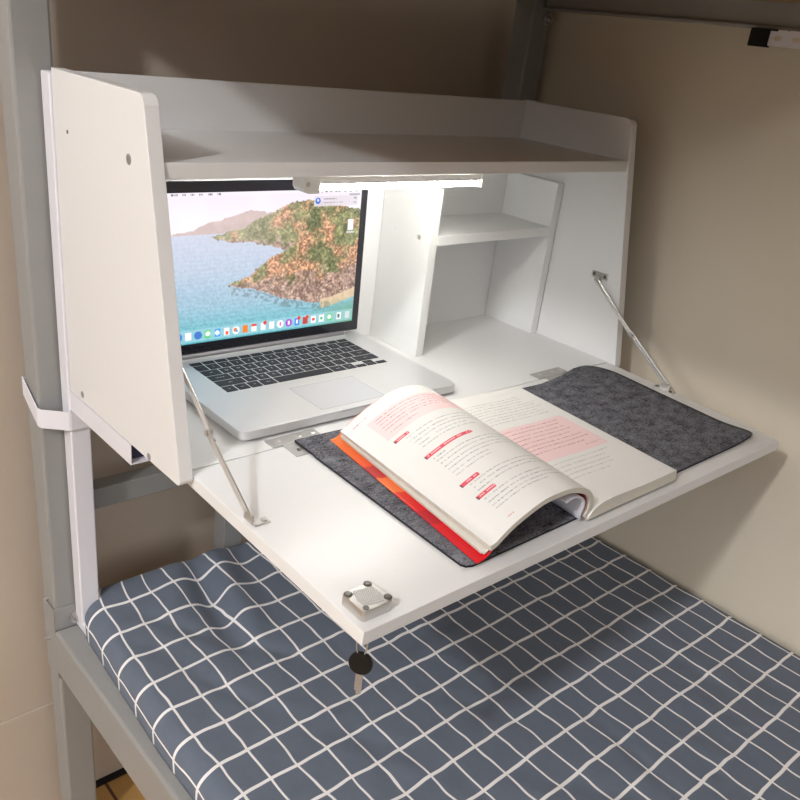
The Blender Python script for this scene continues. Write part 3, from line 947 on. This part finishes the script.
    text_rows(img, [0.515, 0.54, 0.565, 0.59], 0.20, 0.76, INK, h=2, seed=8, ragged=0.08, strength=0.75)
    text_rows(img, [0.615, 0.64], 0.20, 0.55, INK, h=2, seed=9, ragged=0.1, strength=0.6)
    tagr(img, 0.692, 0.712, 0.17, 0.29, 13)
    text_rows(img, [0.722, 0.745, 0.768], 0.20, 0.76, INK, h=2, seed=10, ragged=0.05, strength=0.75)
    tagr(img, 0.790, 0.810, 0.17, 0.29, 14)
    text_rows(img, [0.822, 0.845, 0.868, 0.891], 0.18, 0.74, INK, h=2, seed=15, ragged=0.2, strength=0.75)
    text_rows(img, [0.955], 0.18, 0.22, lin([(200, 120, 130)])[0], h=2, seed=16)
    Pt = loft(PF, PB, (0.303, 0.303), (0.0285, 0.030), NR, NC)
    nb = 0.0066
    PF2 = offset_pts(PF, -nb); PB2 = offset_pts(PB, -nb)
    # top face = printed; underside = offset to the inside
    Pb_ = loft(PF2, PB2, (0.303, 0.303), (0.0285, 0.030), NR, NC)
    me = grid_mesh('left_pages', Pt, img, back=Pb_)
    o = obj('left_pages', me, [M_PAGE, M_PAPER_E], root)
    nq = (NR-1)*(NC-1)
    mi = np.zeros(len(me.polygons), np.int32); mi[nq:] = 1
    me.polygons.foreach_set('material_index', mi)
    sm = np.zeros(len(me.polygons), bool); sm[:2*nq] = True; me.polygons.foreach_set('use_smooth', sm)
    IF = [(0.288, 0.040), (0.300, 0.0425), (0.314, 0.039), (0.324, 0.031), (0.326, 0.022), (0.324, 0.012), (0.326, 0.0060)]
    IB = [(x + 0.011, h + 0.001) for x, h in IF]
    IF2 = offset_pts(IF, -0.0022); IB2 = offset_pts(IB, -0.0022); IF2[:, 1] = np.maximum(IF2[:, 1], 0.0050); IB2[:, 1] = np.maximum(IB2[:, 1], 0.0050)
    A = loft(IF, IB, (0.302, 0.302), (0.032, 0.032), 30, 50); Bk = loft(IF2, IB2, (0.302, 0.302), (0.032, 0.032), 30, 50)
    obj('inner_leaf', grid_mesh('inner_leaf', A, back=Bk), M_LAVPAGE, root, smooth=True)
    # ---- right pages block
    RT = [(0.3355, 0.0060), (0.341, 0.0125), (0.352, 0.0180), (0.375, 0.0205), (0.410, 0.0195), (0.450, 0.0180), (0.518, 0.0178)]
    RTb = [(0.3465, 0.0060), (0.352, 0.0150), (0.365, 0.0215), (0.390, 0.0235), (0.425, 0.0215), (0.465, 0.0190), (0.520, 0.0180)]
    NR, NC = 320, 210
    img = np.ones((NR, NC, 3)) * PAPER
    text_rows(img, [0.05], 0.62, 0.86, INK, h=1, seed=20, strength=0.5)
    text_rows(img, [0.10 + 0.024*k for k in range(9)], 0.12, 0.90, INK, h=2, seed=21, ragged=0.10, strength=0.55)
    fillr(img, 0.35, 0.66, 0.10, 0.90, PINK)
    text_rows(img, [0.375 + 0.030*k for k in range(8)], 0.13, 0.86, PINKINK, h=2, seed=22, ragged=0.12)
    text_rows(img, [0.62], 0.70, 0.86, PINKINK, h=2, seed=24)
    img[int(.35*NR):int(.365*NR), int(.08*NC):int(.11*NC)] = lin([(200, 60, 80)])[0]
    text_rows(img, [0.69, 0.72, 0.75, 0.78], 0.12, 0.84, INK, h=2, seed=25, ragged=0.15, strength=0.5)
    text_rows(img, [0.81], 0.12, 0.6, INK, h=2, seed=26, strength=0.5)
    text_rows(img, [0.95], 0.88, 0.91, INK, h=2, seed=27, strength=0.5)
    Pt = loft(RT, RTb, (0.305, 0.303), (0.030, 0.028), NR, NC)
    BT = [(0.334, 0.0046), (0.36, 0.0046), (0.43, 0.0046), (0.522, 0.0046)]
    BTb = [(0.346, 0.0046), (0.37, 0.0046), (0.44, 0.0046), (0.524, 0.0046)]
    Pb_ = loft(BT, BTb, (0.306, 0.304), (0.030, 0.028), NR, NC)
    me = grid_mesh('right_pages', Pt, img, back=Pb_)
    obj('right_pages', me, [M_PAGE, M_PAPER_E], root)
    nq = (NR-1)*(NC-1)
    mi = np.zeros(len(me.polygons), np.int32); mi[nq:] = 1
    me.polygons.foreach_set('material_index', mi)
    sm = np.zeros(len(me.polygons), bool); sm[:nq] = True; me.polygons.foreach_set('use_smooth', sm)
book()

# ------------------------------------------------------------------ laptop
def laptop():
    lx, ly, rl = 0.0865, 0.0274, -0.0187
    Lm = Matrix.Translation((lx, ly, 0)) @ Matrix.Rotation(rl, 4, 'Z')
    root = empty('laptop', (0.27, 0.15, 0.0), 'open silver laptop showing a coast picture, on the cabinet floor', 'laptop')
    zt = 0.0150; zb = 0.0030
    bm = new(); add_prism(bm, rrect(0, 0.359, 0, 0.247, 0.011, 8), zb, zt, 'z', bev=0.0012, T=Lm, seg=3)
    base = obj('laptop_base', bm, M_ALU, root)
    for (x, y) in ((0.03, 0.02), (0.329, 0.02), (0.03, 0.227), (0.329, 0.227)):
        obj('rubber_foot', cyl(Lm @ Vector((x, y, 0.0002)), Lm @ Vector((x, y, zb)), 0.009), M_BLACK, base)
    obj('thumb_notch', box(0.150, 0.209, -0.0003, 0.0022, 0.0122, 0.0152, bev=0.0003, T=Lm), M_PAD, base)
    obj('side_port', box(0.3585, 0.3595, 0.212, 0.232, 0.0070, 0.0125, T=Lm), M_BLACK, base)
    obj('trackpad', prism(rrect(0.127, 0.232, 0.0131, 0.0894, 0.002), zt - 0.0005, zt + 0.00008, 'z', T=Lm), M_PAD, root)
    tr = new()
    for a, b, c, d in ((0.1265, 0.2325, 0.0126, 0.0131), (0.1265, 0.2325, 0.0894, 0.0899), (0.1265, 0.127, 0.0126, 0.0899), (0.232, 0.2325, 0.0126, 0.0899)):
        add_box(tr, a, b, c, d, zt - 0.0005, zt + 0.0001, T=Lm)
    obj('trackpad_groove', tr, M_HINGE, base)
    # keyboard
    kb = new(); add_prism(kb, rrect(0.0435, 0.3195, 0.1075, 0.2215, 0.003), zt - 0.001, zt + 0.00005, 'z', T=Lm)
    X0, U = 0.0450, 0.2735 / 14.5
    gap = 0.0024
    rows = []
    letters = [
        (['esc'] + ['F%d' % i for i in range(1, 13)] + [''], [14.5/14]*14, 0.5),
        (list('`1234567890-=') + ['delete'], [1]*13 + [1.5], 1),
        (['tab'] + list('QWERTYUIOP[]\\'), [1.5] + [1]*13, 1),
        (['caps lock'] + list("ASDFGHJKL;'") + ['return'], [1.78] + [1]*11 + [1.72], 1),
        (['shift'] + list('ZXCVBNM,./') + ['shift'], [2.28] + [1]*10 + [2.22], 1),
        (['fn', 'ctrl', 'alt', 'cmd', '', 'cmd', 'alt', '', '', ''], [1, 1, 1, 1.25, 5.0, 1.25, 1, 1, 1, 1], 1)]
    y = 0.2200
    dg = None
    pitch = (0.2200 - 0.1105) / 5.6
    for (names, widths, hh) in letters:
        hgt = pitch * (0.6 if hh < 1 else 1)
        x = X0
        for ki, (nm, wd) in enumerate(zip(names, widths)):
            last = names is letters[-1][0]
            y1 = y - 0.0003; y0 = y - hgt + 0.0021
            segs = [(y0, y1)]
            if last and ki in (7, 9): segs = [(y0, y0 + (y1-y0)*0.48)]
            if last and ki == 8: segs = [(y0, y0 + (y1-y0)*0.46), (y0 + (y1-y0)*0.54, y1)]
            for (a, b) in segs:
                bm = new(); add_box(bm, x + gap/2, x + wd*U - gap/2, a, b, zt - 0.0005, zt + 0.0007, bev=0.0004, T=Lm)
                k = obj('keyboard_key', bm, M_KEY, root)
                if nm and hh == 1:
                    cu = bpy.data.curves.new('legend', 'FONT'); cu.body = nm
                    small = len(nm) > 1
                    cu.size = 0.0036 if small else 0.0062
                    cu.align_x = 'CENTER'; cu.align_y = 'CENTER'
                    to = bpy.data.objects.new('legend_tmp', cu)
                    COL.objects.link(to)
                    bpy.context.view_layer.update()
                    dgp = bpy.context.evaluated_depsgraph_get()
                    me = bpy.data.meshes.new_from_object(to.evaluated_get(dgp))
                    bpy.data.objects.remove(to)
                    me.materials.clear()
                    me.transform(Lm @ Matrix.Translation((x + wd*U/2, (a+b)/2, zt + 0.00075)))
                    obj('key_legend', me, M_LEGEND, k)
            x += wd * U
        y -= hgt
    # hinge bar
    obj('hinge_bar', cyl(Lm @ Vector((0.030, 0.2415, 0.0165)), Lm @ Vector((0.329, 0.2415, 0.0165)), 0.0050, 24), M_HINGE, root, smooth=False)
    obj('keyboard_back_strip', box(0.030, 0.329, 0.2315, 0.2365, zt - 0.0003, zt + 0.0005, bev=0.0002, T=Lm), M_ALU, root)
    # lid
    tl = 0.0216
    S = Lm @ Matrix.Translation((0, 0.2398, 0.0182)) @ Matrix.Rotation(-tl, 4, 'X')   # local: x, (depth +y back), z up
    bm = new(); add_prism(bm, rrect(0.0005, 0.3585, 0.0005, 0.2425, 0.009, 6, rs=[0.003, 0.003, 0.009, 0.009]), 0.0004, 0.0055, 'y', bev=0.0008, T=S)
    lid = obj('lid', bm, M_ALU, root)
    bm = new(); add_prism(bm, rrect(0.0020, 0.3570, 0.0020, 0.2410, 0.008, 6, rs=[0.002, 0.002, 0.008, 0.008]), -0.0002, 0.0004, 'y', T=S)
    obj('screen_bezel', bm, M_BEZEL, lid)
    # ---- picture on the display (a plain rocky coast with dock and windows)
    NX, NY = 380, 240
    u = (np.arange(NX) + 0.5) / NX; v = 1 - (np.arange(NY) + 0.5) / NY       # row 0 = top
    UU, VV = np.meshgrid(u, v)
    img = np.zeros((NY, NX, 3))
    def L3(c): return np.array(c, float)
    n1 = vnoise(NY, NX, 60, 1); n2 = vnoise(NY, NX, 14, 2); n3 = vnoise(NY, NX, 5, 3, 3); n4 = vnoise(NY, NX, 3, 4, 2)
    # sky
    k = np.clip((VV - 0.74) / 0.26, 0, 1)[..., None]
    img[:] = L3((246, 238, 240)) * (1-k) + L3((236, 224, 238)) * k
    img += ((n1 - 0.5) * 10)[..., None]
    def poly_y(pts, x):
        p = np.array(pts); return np.interp(x, p[:, 0], p[:, 1])
    # sea
    hz = 0.735
    kk = np.clip((hz - VV) / hz, 0, 1)[..., None]
    c0, c1, c2, c3 = L3((204, 208, 224)), L3((186, 200, 218)), L3((158, 190, 208)), L3((92, 178, 188))
    sea = np.where(kk < 0.35, c0*(1-kk/0.35)+c1*(kk/0.35), np.where(kk < 0.65, c1*(1-(kk-0.35)/0.3)+c2*((kk-0.35)/0.3), c2*(1-(kk-0.65)/0.35)+c3*((kk-0.65)/0.35)))
    rip = vnoise(NY, NX*1, 3, 9, 2)
    wav = np.sin((VV*NY*0.9) + 6*vnoise(NY, NX, 22, 10)) * 0.5
    sea = sea + ((rip - 0.5) * 26 + wav * 5)[..., None] * (0.5 + kk)
    img = np.where((VV < hz)[..., None], sea, img)
    # far hill
    fh = poly_y([(0.03, 0.735), (0.061, 0.742), (0.151, 0.760), (0.237, 0.815), (0.313, 0.838), (0.417, 0.871), (0.498, 0.859), (0.60, 0.84), (1, 0.8)], UU) + (n2-0.5)*0.03
    mk = (VV < fh) & (VV > hz) & (UU > 0.05)
    far = L3((222, 200, 198)) * (1-n2[..., None]) + L3((194, 176, 172)) * n2[..., None]
    img = np.where(mk[..., None], far, img)
    # land helper
    def land(top, bot, mask_extra, rockh, oth=0.50):
        nonlocal img
        t = top + (n3 - 0.5) * 0.03; b = bot + (n3 - 0.5) * 0.03
        mk = (VV < t) & (VV > b) & mask_extra
        frac = np.clip((VV - b) / np.maximum(t - b, 1e-3), 0, 1)
        nn_ = np.clip(n2*1.3 + (n3-0.5)*0.9 - 0.15, 0, 1)
        green = L3((92, 98, 66)) * (1-nn_[..., None]) + L3((170, 166, 118)) * nn_[..., None]
        orange = L3((158, 110, 84)) * (1-n4[..., None]) + L3((218, 172, 136)) * n4[..., None]
        rock = L3((96, 70, 62)) * (1-n3[..., None]) + L3((226, 196, 176)) * n3[..., None]
        wo = np.clip((vnoise(NY, NX, 26, 21) - oth) * 5, 0, 1)[..., None]
        col = green * (1-wo) + orange * wo
        wr = np.clip((rockh - frac) * 6 + (n2-0.5)*3, 0, 1)[..., None]
        col = col * (1-wr) + rock * wr
        col = col * (0.66 + 0.72 * n4[..., None])
        hz_ = np.clip((0.75 - UU) * 1.1, 0, 0.35)[..., None] * (1 if rockh < 0.3 else 0.3)
        col = col * (1-hz_) + L3((214, 200, 196)) * hz_
        img = np.where(mk[..., None], col, img)
    top1 = poly_y([(0, .70), (0.238, 0.719), (0.314, 0.739), (0.379, 0.752), (0.432, 0.803), (0.512, 0.844), (0.622, 0.921), (0.737, 0.929), (0.859, 0.89), (1.0, 0.853)], UU)
    bot1 = poly_y([(0, .72), (0.238, 0.705), (0.328, 0.668), (0.421, 0.662), (0.518, 0.627), (0.626, 0.587), (1, 0.50)], UU)
    land(top1, bot1, UU > 0.235, 0.22)
    top2 = poly_y([(0.30, 0.39), (0.324, 0.392), (0.412, 0.425), (0.452, 0.475), (0.52, 0.545), (0.626, 0.61), (0.75, 0.72), (1, 0.80)], UU)
    bot2 = poly_y([(0.30, 0.38), (0.324, 0.372), (0.44, 0.337), (0.585, 0.250), (0.769, 0.181), (0.863, 0.197), (1.0, 0.25)], UU)
    land(top2, bot2, UU > 0.315, 0.50, 0.40)
    # beach and green shallows at the lower right
    mk = (UU > 0.80) & (VV < bot2 + 0.02) & (VV > bot2 - 0.05)
    img = np.where(mk[..., None], L3((214, 190, 158)) + ((n4-0.5)*30)[..., None], img)
    sh = np.clip((UU - 0.72) * 4, 0, 1) * np.clip((0.20 - VV) * 8, 0, 1)
    img = img * (1 - 0.75*sh[..., None]) + L3((96, 150, 110)) * 0.75*sh[..., None]
    mk = (VV < bot2 - 0.005) & (VV > bot2 - 0.06) & (UU > 0.33) & (UU < 0.86) & (n3 > 0.48)
    img = np.where(mk[..., None], img*0.65 + L3((90, 96, 96))*0.35, img)
    # menu bar
    mk = VV > 0.974
    img = np.where(mk[..., None], img*0.25 + L3((240, 232, 240))*0.75, img)
    def R_(u0, u1, v0, v1, col, a=1.0):
        mk = (UU > u0) & (UU < u1) & (VV > v0) & (VV < v1)
        img[mk] = img[mk]*(1-a) + L3(col)*a
    def Cc(uc, vc, r, col, a=1.0):
        mk = ((UU-uc)*1.59)**2 + (VV-vc)**2 < r*r
        img[mk] = img[mk]*(1-a) + L3(col)*a
    xx = 0.03
    for w_ in (0.012, 0.03, 0.022, 0.022, 0.022, 0.026, 0.022):
        for q in range(int(w_/0.006)): R_(xx+q*0.006, xx+q*0.006+0.004, 0.981, 0.992, (90, 85, 95), 0.8)
        xx += w_ + 0.016
    for q in (0.72, 0.745, 0.77, 0.795, 0.82, 0.85, 0.865, 0.90, 0.93, 0.965): R_(q, q+0.009, 0.980, 0.993, (80, 80, 90), 0.75)
    R_(0.93, 0.99, 0.955, 0.967, (120, 120, 130), 0.6)
    # notification
    R_(0.738, 0.978, 0.885, 0.955, (222, 212, 220), 0.93)
    Cc(0.757, 0.922, 0.022, (58, 110, 214)); Cc(0.757, 0.926, 0.009, (230, 235, 250))
    for q in range(9): R_(0.79+q*0.008, 0.795+q*0.008, 0.928, 0.938, (110, 105, 115), 0.8)
    for q in range(13): R_(0.79+q*0.008, 0.795+q*0.008, 0.905, 0.914, (150, 145, 155), 0.8)
    R_(0.955, 0.972, 0.93, 0.94, (120, 120, 130), 0.6); R_(0.955, 0.972, 0.90, 0.91, (120, 120, 130), 0.6)
    # file icon
    R_(0.932, 0.962, 0.705, 0.785, (240, 240, 245)); R_(0.925, 0.972, 0.683, 0.695, (225, 225, 230), 0.8)
    # dock
    R_(0.0, 0.995, 0.012, 0.098, (176, 216, 226), 0.55)
    icons = [(80,160,240), (60,130,220), (240,240,245), (70,120,200), (90,205,100), (60,150,235), (240,240,240), (246,246,240), (240,130,50), (245,245,245),
             (235,235,240), (250,240,240), (248,248,248), (170,80,210), (60,130,235), (190,70,60), (250,250,250), (245,250,250), (90,200,110), (235,240,240), (205,215,220)]
    n = len(icons); cxs = list(np.linspace(0.036, 0.86, n-2)) + [0.915, 0.965]
    for i, (cx_, col) in enumerate(zip(cxs, icons)):
        rr = 0.0135
        if i in (1, 3, 7, 12, 13): Cc(cx_, 0.056, 0.029, col)
        else: R_(cx_-rr, cx_+rr, 0.028, 0.084, col)
        if i in (1,): R_(cx_-0.004, cx_+0.004, 0.04, 0.07, (230, 240, 250))
        if i == 0: Cc(cx_, 0.056, 0.02, (250, 250, 250))
        if i in (4, 18): Cc(cx_, 0.058, 0.018, (235, 250, 235))
        if i == 5: Cc(cx_, 0.056, 0.018, (225, 240, 252))
        if i == 6: R_(cx_-0.006, cx_+0.008, 0.035, 0.06, (240, 90, 70))
        if i == 7: Cc(cx_-0.004, 0.06, 0.014, (240, 120, 60)); Cc(cx_+0.004, 0.05, 0.010, (90, 160, 220))
        if i in (9,): R_(cx_-rr, cx_+rr, 0.068, 0.084, (230, 70, 60))
        if i in (10, 14, 15): Cc(cx_+0.010, 0.082, 0.014, (230, 60, 50))
        if i == 12: R_(cx_-0.003, cx_+0.003, 0.04, 0.07, (220, 80, 190))
        if i in (13, 14): R_(cx_-0.005, cx_+0.005, 0.04, 0.07, (250, 240, 250))
        if i == 16: R_(cx_-0.008, cx_+0.008, 0.044, 0.068, (225, 60, 50))
        if i == 17: R_(cx_-0.006, cx_+0.006, 0.044, 0.068, (70, 180, 120))
        if i == 19: R_(cx_-0.006, cx_+0.006, 0.04, 0.07, (90, 100, 110))
    P = np.zeros((NY, NX, 3))
    xs = 0.014 + np.linspace(0, 1, NX) * 0.331; zs = 0.226 - np.linspace(0, 1, NY) * 0.208
    Sm = np.array(S)
    for j in range(NY):
        loc = np.stack([xs, np.full(NX, -0.00035), np.full(NX, zs[j]), np.ones(NX)], 0)
        P[j] = (Sm @ loc)[:3].T
    me = grid_mesh('screen', P, lin(img))
    obj('screen', me, M_SCREEN, lid)
laptop()

# ------------------------------------------------------------------ perforated bar under the upper rail
pb = empty('perforated_bar', (0.832, -0.3, 0.526), 'white perforated metal bar with black end clip under the upper bed rail', 'bar')
bm = new()
Yc = [-0.121 - 0.0265*k for k in range(14)]
z0, z1 = 0.5045, 0.5255
ya, yb_ = -0.105, -0.49
xo0, xo1 = 0.831, 0.834
# strip with real slots: build face between slots
def slot_outline(yc):
    return [(yc + 0.0048*math.cos(a) + (0.0016 if math.cos(a) > 0 else -0.0016), (z0+z1)/2 + 0.0034*math.sin(a)) for a in [2*math.pi*k/16 + 0.01 for k in range(16)]]
prev = ya
bmesh_strip = new()
for yc in Yc:
    yl, yr = yc + 0.01325, yc - 0.01325
    sl = slot_outline(yc)
    for x in (xo0, xo1):
        inner_v = [bmesh_strip.verts.new((x, p[0], p[1])) for p in sl]
        outer_v = []
        for p in sl:
            dy = p[0] - yc; dz = p[1] - (z0+z1)/2
            s = min(0.01325/abs(dy) if abs(dy) > 1e-6 else 1e9, ((z1-z0)/2)/abs(dz) if abs(dz) > 1e-6 else 1e9)
            outer_v.append(bmesh_strip.verts.new((x, yc + dy*s, (z0+z1)/2 + dz*s)))
        for k in range(16):
            bmesh_strip.faces.new((inner_v[k], inner_v[(k+1) % 16], outer_v[(k+1) % 16], outer_v[k]))
obj('perforated_strip', bmesh_strip, M_TUBE, pb)
cb = new()
add_box(cb, 0.828, 0.8385, -0.1085, -0.080, 0.5025, 0.5256, bev=0.001)
add_box(cb, 0.829, 0.8385, -0.119, -0.10, 0.5235, 0.5257, bev=0.0005)
obj('end_clip', cb, M_BLACK, pb, label='black plastic end clip')
